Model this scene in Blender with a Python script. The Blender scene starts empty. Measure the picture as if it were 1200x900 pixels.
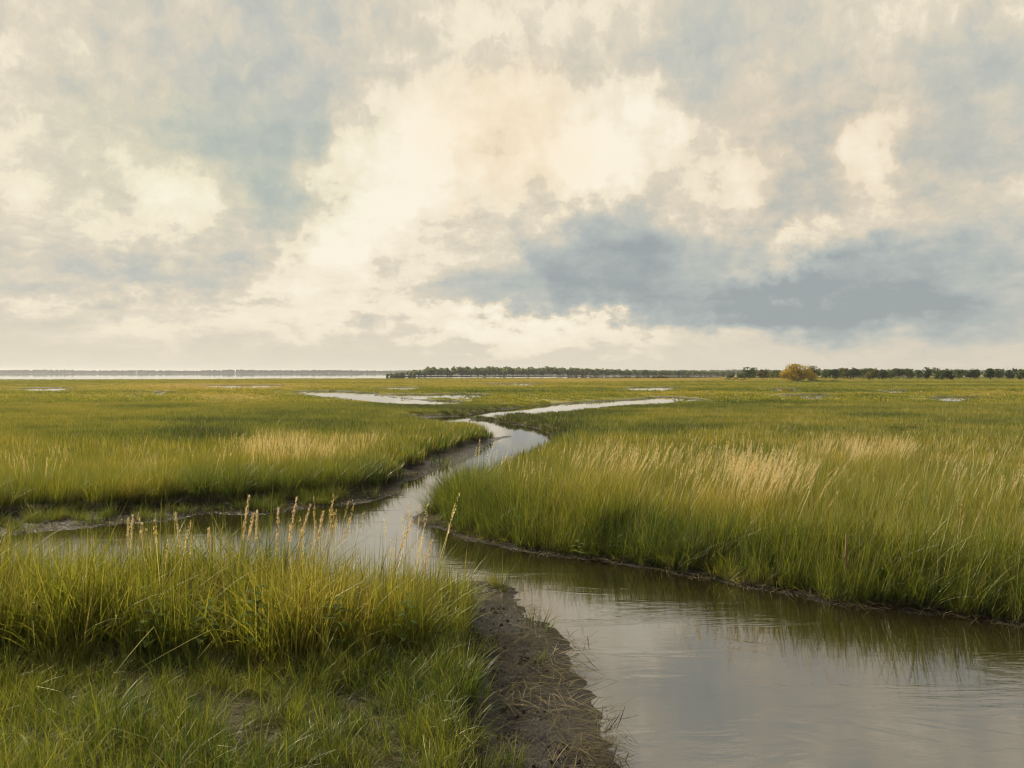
import bpy, math, random
import numpy as np
from mathutils import Vector, Matrix

S = bpy.context.scene
COL = S.collection
R = math.radians
rng = np.random.default_rng(7)
random.seed(7)

# ------------------------------------------------------------------ camera
EYE = 3.0            # eye height over the water, metres
F = 1000.0           # focal length in pixels of the 1200 px wide photograph
HOR = 436.0          # row of the horizon
cam_d = bpy.data.cameras.new('camera')
cam = bpy.data.objects.new('camera', cam_d)
COL.objects.link(cam)
cam_d.sensor_width = 36.0
cam_d.lens = 36.0 * F / 1200.0
cam_d.clip_start = 0.1
cam_d.clip_end = 40000
PITCH = math.atan((450 - HOR) / F)
cam.location = (0, 0, EYE)
cam.rotation_euler = (R(90) - PITCH, 0, 0)
S.camera = cam

S.cycles.pixel_filter_type = 'BLACKMAN_HARRIS'
S.cycles.filter_width = 1.15
# ------------------------------------------------------------------ light
SUN_AZ = R(-56)      # from the view direction, negative = to the left
SUN_EL = R(33)
sd_ = bpy.data.lights.new('sun', 'SUN')
sd_.energy = 5.0
sd_.angle = R(1.0)
sd_.color = (1.0, 0.88, 0.68)
sun = bpy.data.objects.new('sun', sd_)
COL.objects.link(sun)
to_sun = Vector((math.sin(SUN_AZ) * math.cos(SUN_EL), math.cos(SUN_AZ) * math.cos(SUN_EL), math.sin(SUN_EL)))
sun.rotation_euler = to_sun.to_track_quat('Z', 'Y').to_euler()

S.view_settings.view_transform = 'Standard'
S.view_settings.look = 'None'
S.view_settings.exposure = 0.34
S.view_settings.gamma = 1.0
S.render.resolution_x = 1024
S.render.resolution_y = 768
S.cycles.use_denoising = True
S.cycles.max_bounces = 6
S.cycles.diffuse_bounces = 3
S.cycles.transmission_bounces = 4
S.cycles.volume_bounces = 0
S.cycles.caustics_reflective = False
S.cycles.caustics_refractive = False


class NT:
    """small helper for node trees"""
    def __init__(self, tree):
        self.t = tree; self.n = tree.nodes; self.l = tree.links
    def new(self, typ, **kw):
        nd = self.n.new(typ)
        for k, v in kw.items():
            setattr(nd, k, v)
        return nd
    def put(self, sock, v):
        if v is None: return
        if isinstance(v, bpy.types.NodeSocket): self.l.new(v, sock)
        else: sock.default_value = v
    def math(self, op, a, b=None, c=None, clamp=False):
        nd = self.new('ShaderNodeMath', operation=op, use_clamp=clamp)
        self.put(nd.inputs[0], a); self.put(nd.inputs[1], b); self.put(nd.inputs[2], c)
        return nd.outputs[0]
    def vmath(self, op, a, b=None, out=0):
        nd = self.new('ShaderNodeVectorMath', operation=op)
        self.put(nd.inputs[0], a); self.put(nd.inputs[1], b)
        return nd.outputs[out]
    def noise(self, vec, scale, detail=4, rough=0.55, dist=0.0, dim='3D'):
        nd = self.new('ShaderNodeTexNoise', noise_dimensions=dim)
        self.put(nd.inputs['Vector'], vec)
        nd.inputs['Scale'].default_value = scale
        nd.inputs['Detail'].default_value = detail
        nd.inputs['Roughness'].default_value = rough
        nd.inputs['Distortion'].default_value = dist
        return nd
    def mapr(self, v, a, b, c=0.0, d=1.0, smooth=False):
        nd = self.new('ShaderNodeMapRange')
        if smooth: nd.interpolation_type = 'SMOOTHSTEP'
        self.put(nd.inputs['Value'], v)
        nd.inputs['From Min'].default_value = a; nd.inputs['From Max'].default_value = b
        nd.inputs['To Min'].default_value = c; nd.inputs['To Max'].default_value = d
        return nd.outputs[0]
    def mix(self, fac, a, b, mode='MIX'):
        nd = self.new('ShaderNodeMix', data_type='RGBA', blend_type=mode)
        self.put(nd.inputs[0], fac)
        self.put(nd.inputs[6], a if isinstance(a, bpy.types.NodeSocket) else (*a[:3], 1))
        self.put(nd.inputs[7], b if isinstance(b, bpy.types.NodeSocket) else (*b[:3], 1))
        return nd.outputs[2]
    def ramp(self, v, stops, interp='LINEAR'):
        nd = self.new('ShaderNodeValToRGB')
        cr = nd.color_ramp; cr.interpolation = interp
        while len(cr.elements) < len(stops): cr.elements.new(0.5)
        for e, (p, c) in zip(cr.elements, stops):
            e.position = p; e.color = (*c[:3], 1)
        self.put(nd.inputs[0], v)
        return nd.outputs[0]


def lin(r, g, b):
    f = lambda c: (c / 255 / 12.92) if c / 255 <= 0.04045 else ((c / 255 + 0.055) / 1.055) ** 2.4
    return (f(r), f(g), f(b))


# ------------------------------------------------------------------ world: Nishita sky with a procedural cloud deck
SKYK = 0.79
def build_world():
    w = bpy.data.worlds.new('World'); S.world = w; w.use_nodes = True
    w.node_tree.nodes.clear()
    T = NT(w.node_tree)
    geo = T.new('ShaderNodeTexCoord').outputs['Generated']
    d = T.vmath('NORMALIZE', geo)
    sep = T.new('ShaderNodeSeparateXYZ'); T.put(sep.inputs[0], d)
    x, y, z = sep.outputs
    az = T.math('ARCTAN2', x, y)
    el = T.math('ARCSINE', z)
    U = T.math('MULTIPLY', az, 1000.0); V = T.math('MULTIPLY', el, 1000.0)
    comb = T.new('ShaderNodeCombineXYZ'); T.put(comb.inputs[0], U); T.put(comb.inputs[1], V)
    P = comb.outputs[0]
    # stretch sideways near the horizon, where the cloud deck is seen edge-on
    elc = T.math('MAXIMUM', z, 0.0)
    sy = T.math('DIVIDE', 1.0, T.math('ADD', elc, 0.10))
    sv = T.new('ShaderNodeCombineXYZ'); T.put(sv.inputs[0], U)
    T.put(sv.inputs[1], T.math('MULTIPLY', T.math('LOGARITHM', T.math('ADD', elc, 0.12), 2.718), 300.0))
    Q = sv.outputs[0]
    # warps: broad swirls and torn edges
    n1 = T.noise(Q, 0.0075, 3, 0.55, 0.0, '2D').outputs['Color']
    n2 = T.noise(Q, 0.030, 6, 0.62, 0.0, '2D').outputs['Color']
    w1 = T.vmath('SCALE', T.vmath('SUBTRACT', n1, (0.5, 0.5, 0.5))); w1.node.inputs['Scale'].default_value = 100
    w2 = T.vmath('SCALE', T.vmath('SUBTRACT', n2, (0.5, 0.5, 0.5))); w2.node.inputs['Scale'].default_value = 55
    PW = T.vmath('MULTIPLY', T.vmath('ADD', P, T.vmath('ADD', w1, w2)), (1.0, 1.0, 0.0))
    n3 = T.noise(Q, 0.06, 4, 0.6, 0.0, '2D').outputs['Color']
    w3 = T.vmath('SCALE', T.vmath('SUBTRACT', n3, (0.5, 0.5, 0.5))); w3.node.inputs['Scale'].default_value = 16
    PQ = T.vmath('MULTIPLY', T.vmath('ADD', Q, w3), (1.0, 1.0, 0.0))
    # px, py, rx, ry, rot, amplitude
    blobs = [
        (440, 215, 130, 90, 20, .46), (375, 300, 120, 60, 35, .36), (525, 255, 190, 110, 0, .16),
        (712, 165, 100, 70, 20, .75), (625, 230, 85, 85, 0, .24), (240, 240, 120, 75, 35, .28),
        (150, 250, 90, 60, 0, .16), (430, 330, 100, 45, 25, .26), (520, 384, 210, 26, 0, .34),
        (650, 388, 160, 30, 0, .42), (830, 396, 230, 24, 0, .30), (940, 288, 75, 42, 10, .62),
        (850, 230, 90, 55, 25, .42), (1010, 195, 100, 36, 38, .34), (555, 165, 110, 70, 0, .2),
        (235, 372, 230, 40, 0, .24), (600, 120, 200, 60, 0, .20), (1050, 262, 60, 40, 0, .2),
        (330, 190, 105, 95, 55, -.42), (175, 170, 110, 60, 0, -.16), (170, 320, 190, 50, 0, -.26),
        (770, 318, 270, 105, -8, -.50), (700, 300, 120, 80, 0, -.34), (1060, 335, 200, 85, 0, -.68),
        (950, 366, 260, 40, -4, -.56), (600, 345, 150, 42, 0, -.26), (455, 312, 50, 30, 30, -.2),
        (905, 165, 110, 50, 0, -.10), (930, 232, 70, 45, 0, -.30), (330, 60, 260, 90, 20, -.25),
        (820, 70, 240, 80, 10, -.15), (1130, 140, 120, 110, 0, -.25), (60, 110, 160, 120, 0, .15),
        (560, 20, 260, 60, 0, .2), (640, 190, 40, 40, 0, -.12), (300, 262, 60, 40, 0, -.12),
    ]
    acc = 0.50
    for (bx, by, rx, ry, rot, amp) in blobs:
        a = math.atan((bx - 600) / F)
        e = math.atan((HOR - by) / F * math.cos(a))
        mp = T.new('ShaderNodeMapping', vector_type='TEXTURE')
        mp.inputs['Location'].default_value = (a * 1000, e * 1000, 0)
        mp.inputs['Rotation'].default_value = (0, 0, R(rot))
        mp.inputs['Scale'].default_value = (rx * 1.15, ry * 1.15, 1)
        T.put(mp.inputs['Vector'], PW)
        g = T.new('ShaderNodeTexGradient', gradient_type='SPHERICAL')
        T.put(g.inputs[0], mp.outputs[0])
        m = T.mapr(g.outputs['Fac'], 0.0, 0.85, 0.0, amp, smooth=True)
        acc = T.math('ADD', acc, m)
    # the rest of the dome: broken cloud from noise
    out = T.mapr(el, 0.42, 0.62, 0.0, 1.0, True)
    far = T.mapr(T.math('ABSOLUTE', az), 0.62, 0.85, 0.0, 1.0, True)
    outside = T.math('MAXIMUM', out, far)
    big = T.noise(d, 2.6, 6, 0.6, 0.5).outputs['Fac']
    big = T.mapr(big, 0.32, 0.68, -0.45, 0.35)
    acc = T.math('ADD', acc, T.math('MULTIPLY', big, outside))
    # detail: torn, streaky structure
    nd = T.noise(T.vmath('MULTIPLY', PQ, (1.0, 1.3, 0.0)), 0.016, 8, 0.62, 0.0, '2D').outputs['Fac']
    mpr = T.new('ShaderNodeMapping'); mpr.inputs['Rotation'].default_value = (0, 0, R(-32)); mpr.inputs['Scale'].default_value = (0.55, 1.9, 1)
    T.put(mpr.inputs['Vector'], PQ)
    ns = T.noise(mpr.outputs[0], 0.022, 6, 0.62, 0.2, '2D').outputs['Fac']
    det = T.math('MULTIPLY', T.math('SUBTRACT', nd, 0.5), 0.85)
    det2 = T.math('MULTIPLY', T.math('SUBTRACT', ns, 0.5), 0.60)
    nb = T.noise(PQ, 0.0085, 5, 0.55, 0.0, '2D').outputs['Fac']
    bil = T.math('SUBTRACT', 0.75, T.math('ABSOLUTE', T.math('MULTIPLY', T.math('SUBTRACT', nb, 0.5), 5.0)))
    det = T.math('ADD', det, T.math('MULTIPLY', bil, 0.13))
    fade = T.mapr(el, 0.0, 0.09, 0.35, 1.0, True)
    acc = T.math('ADD', acc, T.math('MULTIPLY', T.math('ADD', det, det2), fade))
    # pale even band on the horizon
    hb = T.mapr(el, 0.0, 0.075, 1.0, 0.0, True)
    acc = T.math('ADD', T.math('MULTIPLY', acc, T.math('SUBTRACT', 1.0, T.math('MULTIPLY', hb, 0.75))), T.math('MULTIPLY', hb, 0.49))
    acc = T.mapr(acc, -0.42, 1.18, 0.0, 1.0)
    # two layers: soft one, and one with crisp lit edges
    soft = T.ramp(acc, [(0.0, lin(156, 164, 165)), (0.26, lin(177, 183, 180)), (0.46, lin(197, 197, 187)),
                        (0.60, lin(217, 208, 189)), (0.76, lin(237, 226, 204)), (0.95, lin(253, 246, 230))])
    crisp = T.mapr(acc, 0.66, 0.74, 0.0, 1.0, True)
    col = T.mix(T.math('MULTIPLY', crisp, 0.38), soft, lin(250, 238, 212))
    # peach tint high in the middle, rosy grey on the right
    def tint(col, px, py, rx, ry, c, amt):
        a = math.atan((px - 600) / F); e = math.atan((HOR - py) / F * math.cos(a))
        mp = T.new('ShaderNodeMapping', vector_type='TEXTURE')
        mp.inputs['Location'].default_value = (a * 1000, e * 1000, 0)
        mp.inputs['Scale'].default_value = (rx, ry, 1)
        T.put(mp.inputs['Vector'], PW)
        g = T.new('ShaderNodeTexGradient', gradient_type='SPHERICAL'); T.put(g.inputs[0], mp.outputs[0])
        return T.mix(T.mapr(g.outputs['Fac'], 0, 0.8, 0, amt, True), col, c, 'MULTIPLY')
    col = tint(col, 600, 165, 150, 110, (1.0, 0.92, 0.83), .7)
    col = tint(col, 950, 190, 260, 120, (0.98, 0.95, 0.93), .9)
    col = tint(col, 250, 190, 250, 120, (0.95, 1.0, 0.94), .7)
    sky = T.new('ShaderNodeTexSky', sky_type='NISHITA')
    sky.sun_disc = False
    sky.sun_elevation = SUN_EL
    sky.sun_rotation = SUN_AZ
    sky.air_density = 1.0; sky.dust_density = 1.0
    K = 10.0
    colK = T.vmath('SCALE', col); colK.node.inputs['Scale'].default_value = K * SKYK
    cover = T.mapr(acc, 0.0, 0.5, 0.97, 0.998, True)
    final = T.mix(cover, sky.outputs[0], colK)
    # unseen sky overhead and behind, darkening added to cut the ambient light
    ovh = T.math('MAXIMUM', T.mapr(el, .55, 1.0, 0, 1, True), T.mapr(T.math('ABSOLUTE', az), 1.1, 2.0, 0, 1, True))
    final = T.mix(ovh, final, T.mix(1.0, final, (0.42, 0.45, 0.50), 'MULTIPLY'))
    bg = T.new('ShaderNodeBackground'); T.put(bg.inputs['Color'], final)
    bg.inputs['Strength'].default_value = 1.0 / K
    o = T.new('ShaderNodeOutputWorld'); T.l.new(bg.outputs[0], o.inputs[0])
    w.cycles.sampling_method = 'MANUAL'
    w.cycles.sample_map_resolution = 512
build_world()


# ------------------------------------------------------------------ numpy noise
def _hash(ix, iy, seed):
    h = (ix.astype(np.int64) * 374761393 + iy.astype(np.int64) * 668265263 + seed * 982451653) & 0xffffffff
    h = ((h ^ (h >> 13)) * 1274126177) & 0xffffffff
    return ((h ^ (h >> 16)) & 0xffffff) / float(0xffffff)

def vnoise(x, y, seed=0):
    ix = np.floor(x); iy = np.floor(y); fx = x - ix; fy = y - iy
    fx = fx * fx * (3 - 2 * fx); fy = fy * fy * (3 - 2 * fy)
    a = _hash(ix, iy, seed); b = _hash(ix + 1, iy, seed); c = _hash(ix, iy + 1, seed); e = _hash(ix + 1, iy + 1, seed)
    return (a * (1 - fx) + b * fx) * (1 - fy) + (c * (1 - fx) + e * fx) * fy

def fbm(x, y, oct=4, seed=0, rough=0.5):
    s = 0; a = 1; n = 0
    for i in range(oct):
        s = s + a * vnoise(x, y, seed + i * 17); n += a; a *= rough
        x = x * 2.03 + 11.3; y = y * 2.03 + 4.7
    return s / n * 2 - 1

def sstep(a, b, x):
    t = np.clip((x - a) / (b - a), 0, 1)
    return t * t * (3 - 2 * t)


# ------------------------------------------------------------------ layout of the marsh in plan
def ground_at(px, py, z=0.0):
    """point of the level z seen at a row and column of the photograph"""
    cx = (px - 600) / F; cy = -(py - 450) / F
    dy = math.cos(PITCH) + cy * math.sin(PITCH); dz = -math.sin(PITCH) + cy * math.cos(PITCH)
    t = (z - EYE) / dz
    return (cx * t, dy * t)

def plan(pts, g=0.4):
    """outline in plan; points flagged 'n' lie behind grass of height g, so their foot is nearer than it looks"""
    out = []
    for p in pts:
        px, py = p[0], p[1]
        if len(p) > 2:
            py = HOR + (py - HOR) * EYE / (EYE - p[2])
        out.append(ground_at(px, py))
    return np.array(out)

def smooth_closed(P, n=3):
    for _ in range(n):
        Q = np.roll(P, -1, 0)
        P = np.stack([P * .75 + Q * .25, P * .25 + Q * .75], 1).reshape(-1, 2)
    return P

channel = plan([
    # foot of the right bank, from beyond the right edge inwards
    (1750, 790), (1500, 765), (1300, 742), (1180, 728), (1063, 716), (1000, 706), (950, 699), (900, 690), (850, 680), (800, 671), (750, 662), (700, 656),
    (640, 648), (590, 640), (555, 628), (530, 619), (500, 616), (484, 609), (500, 602),
    # its left side, behind grass
    (520, 575, .35), (547, 556, .6), (586, 538, .6), (617, 523, .55), (645, 514, .45), (652, 512, .2),
    (640, 506), (621, 499), (600, 497), (575, 493), (560, 489), (561, 485, .35), (573, 482, .5), (611, 481.2, .5), (640, 482, .42),
    (685, 477.7, .36), (720, 474, .34), (760, 472, .34), (803, 469, .34), (835, 467.5, .3),
    (787, 465), (771, 466), (733, 469), (691, 471), (648, 474.5), (608, 478), (560, 482.5), (531, 488), (505, 489), (490, 490.5, .1),
    (507, 493, .3), (531, 494, .4), (565, 499, .4), (581, 506, .3), (597, 510),
    (580, 516), (556, 527), (530, 540), (504, 552), (482, 562), (460, 569), (474, 577), (440, 587),
    (400, 592), (350, 594), (310, 602), (280, 603), (250, 600), (200, 608), (137, 613), (40, 622), (-100, 634), (-400, 660),
    # far side of the near clump
    (-500, 716), (-100, 716), (137, 715), (240, 714), (330, 715), (400, 720), (440, 724), (490, 720), (520, 705), (535, 692), (552, 684),
    (582, 685), (583, 700), (602, 718), (612, 731), (635, 735), (660, 746), (650, 762), (655, 800), (680, 850), (700, 900), (720, 1000),
    (760, 1400), (1900, 1400)])
pond = plan([(340, 459), (372, 458), (424, 459.5), (438, 461.5), (451, 464.2), (476, 468.2), (536, 470.6), (552, 471.5), (549, 472.6, .3), (507, 473.2, .3),
             (459, 471.2, .3), (413, 466.6, .3), (388, 463.7, .3), (360, 461.3, .3)])
def sliver(x0, x1, y, h=1.3, g=.48):
    h *= 1.1
    xm = (x0 + x1) / 2; q = (x1 - x0) / 4
    return plan([(x0, y), (x0 + q, y - h * .5), (xm, y - h * .4), (x1 - q, y - h * .6), (x1, y), (x1 - q, y + h * .7, g), (xm, y + h * .4, g), (x0 + q, y + h * .6, g)])
pools = [sliver(447, 585, 462.4, 1.3), sliver(440, 497, 454, 1.0), sliver(905, 934, 455.5, 1.4), sliver(920, 975, 463.2, 1.5), sliver(1036, 1060, 457.8, 1.3),
         sliver(727, 800, 454.6, 1.8), sliver(182, 199, 459.3, 1.2), sliver(232, 340, 452, 1.2), sliver(1090, 1150, 466, 1.5), sliver(20, 90, 455, 1.5),
         sliver(1052, 1075, 509, 2.2, .3), sliver(560, 640, 449.6, 1.0)]
b = plan([(-500, 445.0, .3), (-50, 444.9, .3), (137, 444.6, .3), (250, 444.3, .3), (337, 443.6, .3), (460, 443.6, .3), (600, 443.2, .3), (690, 443.4, .3), (780, 443.4, .3), (846, 442.6, .3)])
bay = np.concatenate([b, [(170, 640), (230, 1200), (900, 9500), (-9500, 9500), (-9500, 300), (-1500, 230)]])
WATER = [smooth_closed(channel, 2), smooth_closed(pond, 2)] + [smooth_closed(p, 2) for p in pools] + [smooth_closed(bay, 2)]

mud = [plan([(-400, 640), (-100, 618), (40, 608), (137, 600), (200, 597), (280, 592), (350, 588), (420, 583), (440, 582), (446, 590), (400, 605), (350, 612), (310, 622), (200, 630), (137, 640), (-400, 690)]),
       plan([(530, 678), (582, 680), (590, 700), (612, 722), (665, 740), (670, 765), (690, 800), (740, 900), (760, 1300), (565, 1300), (560, 900), (548, 800), (552, 757), (545, 700)]),
       plan([(405, 590), (340, 593), (340, 587), (405, 583), (434, 577), (460, 556), (484, 546), (510, 534), (543, 524.5), (575, 513), (588, 509), (602, 511), (560, 532), (500, 560), (480, 580)]),
       plan([(476, 610), (498, 602), (508, 605), (520, 613), (540, 620), (540, 630), (500, 624)]),
       plan([(470, 490.5), (476, 487.5), (507, 487), (545, 488), (545, 494), (500, 494)]),
       plan([(640, 506), (645, 505), (656, 511), (650, 514)])]

def inside(P, x, y):
    c = np.zeros(x.shape, bool)
    Q = np.roll(P, -1, 0)
    for (x0, y0), (x1, y1) in zip(P, Q):
        if y0 == y1: continue
        m = ((y0 > y) != (y1 > y)) & (x < (x1 - x0) * (y - y0) / (y1 - y0) + x0)
        c ^= m
    return c

def edge_dist(P, x, y, cap=60.0):
    dd = np.full(x.shape, 1e12)
    Q = np.roll(P, -1, 0)
    bx0, by0 = P.min(0) - cap; bx1, by1 = P.max(0) + cap
    sel = np.nonzero((x > bx0) & (x < bx1) & (y > by0) & (y < by1))[0]
    if len(sel) == 0: return dd
    xs = x[sel]; ys = y[sel]; ds = dd[sel]
    for (x0, y0), (x1, y1) in zip(P, Q):
        vx, vy = x1 - x0, y1 - y0; L = vx * vx + vy * vy + 1e-12
        t = np.clip(((xs - x0) * vx + (ys - y0) * vy) / L, 0, 1)
        ds = np.minimum(ds, (xs - x0 - t * vx) ** 2 + (ys - y0 - t * vy) ** 2)
    dd[sel] = ds
    return dd

def shore(x, y):
    """signed distance to the nearest shore, positive on land, with ragged edges"""
    x = np.asarray(x, float).ravel(); y = np.asarray(y, float).ravel()
    dmin = np.full(x.shape, 1e12); wet = np.zeros(x.shape, bool)
    for P in WATER:
        dmin = np.minimum(dmin, edge_dist(P, x, y))
        wet |= inside(P, x, y)
    s = np.sqrt(dmin); s = np.where(wet, -s, s); s = np.clip(s, -60, 60)
    amp = np.clip(0.012 * np.hypot(x, y), 0.17, 1.0)
    return s + amp * (fbm(x / (amp * 4), y / (amp * 4), 5, 3, .68)) * 1.7

def mudsoft(x, y):
    x = np.asarray(x, float).ravel(); y = np.asarray(y, float).ravel()
    m = np.zeros(x.shape)
    wob = .35 * fbm(x * 1.1, y * 1.1, 4, 91, .6) * np.clip(np.hypot(x, y) / 12, .6, 3)
    for P in mud:
        d_ = np.minimum(np.sqrt(edge_dist(P, x, y, 5)), 9); d_ = np.where(inside(P, x, y), d_, -d_)
        m = np.maximum(m, sstep(-.25, .25, d_ + wob))
    return m
def mudness(x, y): return mudsoft(x, y) > .5

def ground_z(x, y, s, md):
    land = 0.02 + (0.20 - .13 * sstep(50, 110, np.hypot(x, y))) * sstep(0.0, 0.9, s) + 0.035 * fbm(x * 1.1, y * 1.1, 4, 9)
    flat = 0.006 + 0.030 * sstep(0, 0.6, s) + (0.036 * fbm(x * 3.2, y * 3.2, 5, 21, .6) + 0.020 * fbm(x * 14, y * 14, 3, 33)) * sstep(-0.05, .3, s)
    top = land * (1 - md) + flat * md
    far = sstep(300, 900, np.hypot(x, y))
    return np.where(s > 0, top, 0.01 - 0.5 * sstep(0, 2.0, -s)) * (1 - far) + far * np.where(s > 0, .2, -3)


# ------------------------------------------------------------------ mesh helpers
def mesh_obj(name, verts, faces, mat=None, parent=None, smooth=False, loc=None):
    me = bpy.data.meshes.new(name)
    if isinstance(verts, np.ndarray) and isinstance(faces, np.ndarray):
        nv, nf, k = len(verts), len(faces), faces.shape[1]
        me.vertices.add(nv); me.vertices.foreach_set('co', verts.astype(np.float32).ravel())
        me.loops.add(nf * k); me.loops.foreach_set('vertex_index', faces.astype(np.int32).ravel())
        me.polygons.add(nf); me.polygons.foreach_set('loop_start', np.arange(0, nf * k, k, dtype=np.int32))
        me.update(calc_edges=True); me.validate()
    else:
        me.from_pydata([tuple(v) for v in verts], [], [tuple(f) for f in faces]); me.update()
    if smooth: me.shade_smooth()
    o = bpy.data.objects.new(name, me); COL.objects.link(o)
    if mat: me.materials.append(mat)
    if parent: o.parent = parent
    if loc is not None: o.location = loc
    return o

def tag(o, label=None, cat=None, group=None, kind=None):
    for k, v in (('label', label), ('category', cat), ('group', group), ('kind', kind)):
        if v: o[k] = v
    return o

def thing(name, label, cat, loc=(0, 0, 0), group=None):
    o = bpy.data.objects.new(name, None); COL.objects.link(o); o.location = loc
    o.empty_display_size = 0.2
    return tag(o, label, cat, group)

class MB:
    def __init__(self): self.v = []; self.f = []; self.uv = []
    def strip(self, pts, widths, side, v0=0.0, v1=1.0):
        """flat tapering blade through pts"""
        n = len(pts); b0 = len(self.v)
        for i, (p, w_) in enumerate(zip(pts, widths)):
            self.v.append(p - side * w_ * .5); self.v.append(p + side * w_ * .5)
        for i in range(n - 1):
            a = b0 + 2 * i; self.f.append((a, a + 1, a + 3, a + 2))
    def quad(self, c, u, w_):
        b0 = len(self.v); self.v += [c - u - w_, c + u - w_, c + u + w_, c - u + w_]; self.f.append((b0, b0 + 1, b0 + 2, b0 + 3))
    def tube(self, pts, rad, k=6):
        b0 = len(self.v)
        for i, (p, r) in enumerate(zip(pts, rad)):
            t = (pts[min(i + 1, len(pts) - 1)] - pts[max(i - 1, 0)]).normalized()
            a = t.cross(Vector((0.3, 1, 0.1))).normalized(); c = t.cross(a)
            for j in range(k):
                q = 2 * math.pi * j / k; self.v.append(p + (a * math.cos(q) + c * math.sin(q)) * r)
        for i in range(len(pts) - 1):
            for j in range(k):
                self.f.append((b0 + i * k + j, b0 + i * k + (j + 1) % k, b0 + (i + 1) * k + (j + 1) % k, b0 + (i + 1) * k + j))
        self.f.append(tuple(b0 + (len(pts) - 1) * k + j for j in range(k)))
    def build(self, name, mat, parent=None, smooth=False, loc=None):
        return mesh_obj(name, self.v, self.f, mat, parent, smooth, loc)


# ------------------------------------------------------------------ materials
def new_mat(name):
    m = bpy.data.materials.new(name); m.use_nodes = True; m.node_tree.nodes.clear()
    return m, NT(m.node_tree)

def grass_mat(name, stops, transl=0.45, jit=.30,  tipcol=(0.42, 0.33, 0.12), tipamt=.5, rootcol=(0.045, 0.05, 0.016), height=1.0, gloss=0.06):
    m, T = new_mat(name)
    at = T.new('ShaderNodeAttribute', attribute_type='INSTANCER', attribute_name='tint').outputs['Fac']
    tc = T.new('ShaderNodeTexCoord').outputs['Object']
    sep = T.new('ShaderNodeSeparateXYZ'); T.put(sep.inputs[0], tc)
    h = T.math('DIVIDE', sep.outputs[2], height)
    rnd = T.new('ShaderNodeNewGeometry').outputs['Random Per Island']
    v = T.math('ADD', at, T.math('MULTIPLY', T.math('SUBTRACT', rnd, 0.5), jit), clamp=True)
    c = T.ramp(v, stops)
    # blades dry towards their tips; dark root colour paints in shade at the base
    tipf = T.math('MULTIPLY', T.mapr(h, 0.45, 1.05, 0, 1, True), T.mapr(v, 0.15, 0.7, 0.15 * tipamt, tipamt))
    c = T.mix(tipf, c, tipcol)
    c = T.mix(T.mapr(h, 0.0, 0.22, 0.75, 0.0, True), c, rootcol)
    if name in ('grass_near', 'grass_mid'): c = T.mix(T.mapr(rnd, .86, .90, 0, .8), c, (0.27, 0.20, 0.09))
    if name == 'seed_straw': c = T.mix(T.mapr(h, 0.45, 0.72, 1.0, 0.0, True), c, (0.20, 0.22, 0.04))
    hsv = T.new('ShaderNodeHueSaturation')
    T.put(hsv.inputs['Value'], T.mapr(rnd, 0, 1, 1 - jit, 1 + jit * .9)); T.put(hsv.inputs['Color'], c)
    c = hsv.outputs[0]
    df = T.new('ShaderNodeBsdfDiffuse'); T.put(df.inputs['Color'], c)
    tr = T.new('ShaderNodeBsdfTranslucent'); T.put(tr.inputs['Color'], T.mix(1.0, c, (1.0, .95, .6), 'MULTIPLY'))
    mx = T.new('ShaderNodeMixShader'); mx.inputs[0].default_value = transl
    T.l.new(df.outputs[0], mx.inputs[1]); T.l.new(tr.outputs[0], mx.inputs[2])
    gl = T.new('ShaderNodeBsdfGlossy'); gl.inputs['Roughness'].default_value = 0.45
    gl.inputs['Color'].default_value = (.8, .8, .7, 1)
    m2 = T.new('ShaderNodeMixShader'); m2.inputs[0].default_value = gloss
    T.l.new(mx.outputs[0], m2.inputs[1]); T.l.new(gl.outputs[0], m2.inputs[2])
    o = T.new('ShaderNodeOutputMaterial'); T.l.new(m2.outputs[0], o.inputs[0])
    return m

GR = [(0.0, (0.050, 0.090, 0.016)), (0.22, (0.125, 0.185, 0.022)), (0.46, (0.275, 0.300, 0.032)),
      (0.70, (0.470, 0.410, 0.072)), (1.0, (0.640, 0.490, 0.210))]
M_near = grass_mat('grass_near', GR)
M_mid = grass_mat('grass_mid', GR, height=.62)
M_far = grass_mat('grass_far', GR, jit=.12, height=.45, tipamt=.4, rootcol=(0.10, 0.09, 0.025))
SEED = [(0.0, (0.50, 0.36, 0.16)), (0.5, (0.78, 0.62, 0.34)), (1.0, (0.92, 0.82, 0.58))]
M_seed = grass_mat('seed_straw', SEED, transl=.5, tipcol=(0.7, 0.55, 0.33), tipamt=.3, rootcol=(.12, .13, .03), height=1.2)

def flat_mat(name, col, rough=.8, transl=0, bump=0, scale=20, var=.25, spec=.25):
    m, T = new_mat(name)
    tc = T.new('ShaderNodeTexCoord').outputs['Object']
    n = T.noise(tc, scale, 5, .6).outputs['Fac']
    c = T.mix(n, tuple(k * (1 - var) for k in col), tuple(k * (1 + var) for k in col))
    p = T.new('ShaderNodeBsdfPrincipled'); T.put(p.inputs['Base Color'], c); p.inputs['Roughness'].default_value = rough; p.inputs['Specular IOR Level'].default_value = spec
    out = p.outputs[0]
    if bump:
        bn = T.new('ShaderNodeBump'); bn.inputs['Strength'].default_value = bump; bn.inputs['Distance'].default_value = .02
        T.put(bn.inputs['Height'], n); T.l.new(bn.outputs[0], p.inputs['Normal'])
    if transl:
        tr = T.new('ShaderNodeBsdfTranslucent'); T.put(tr.inputs['Color'], c)
        mx = T.new('ShaderNodeMixShader'); mx.inputs[0].default_value = transl
        T.l.new(out, mx.inputs[1]); T.l.new(tr.outputs[0], mx.inputs[2]); out = mx.outputs[0]
    o = T.new('ShaderNodeOutputMaterial'); T.l.new(out, o.inputs[0])
    return m

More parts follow.
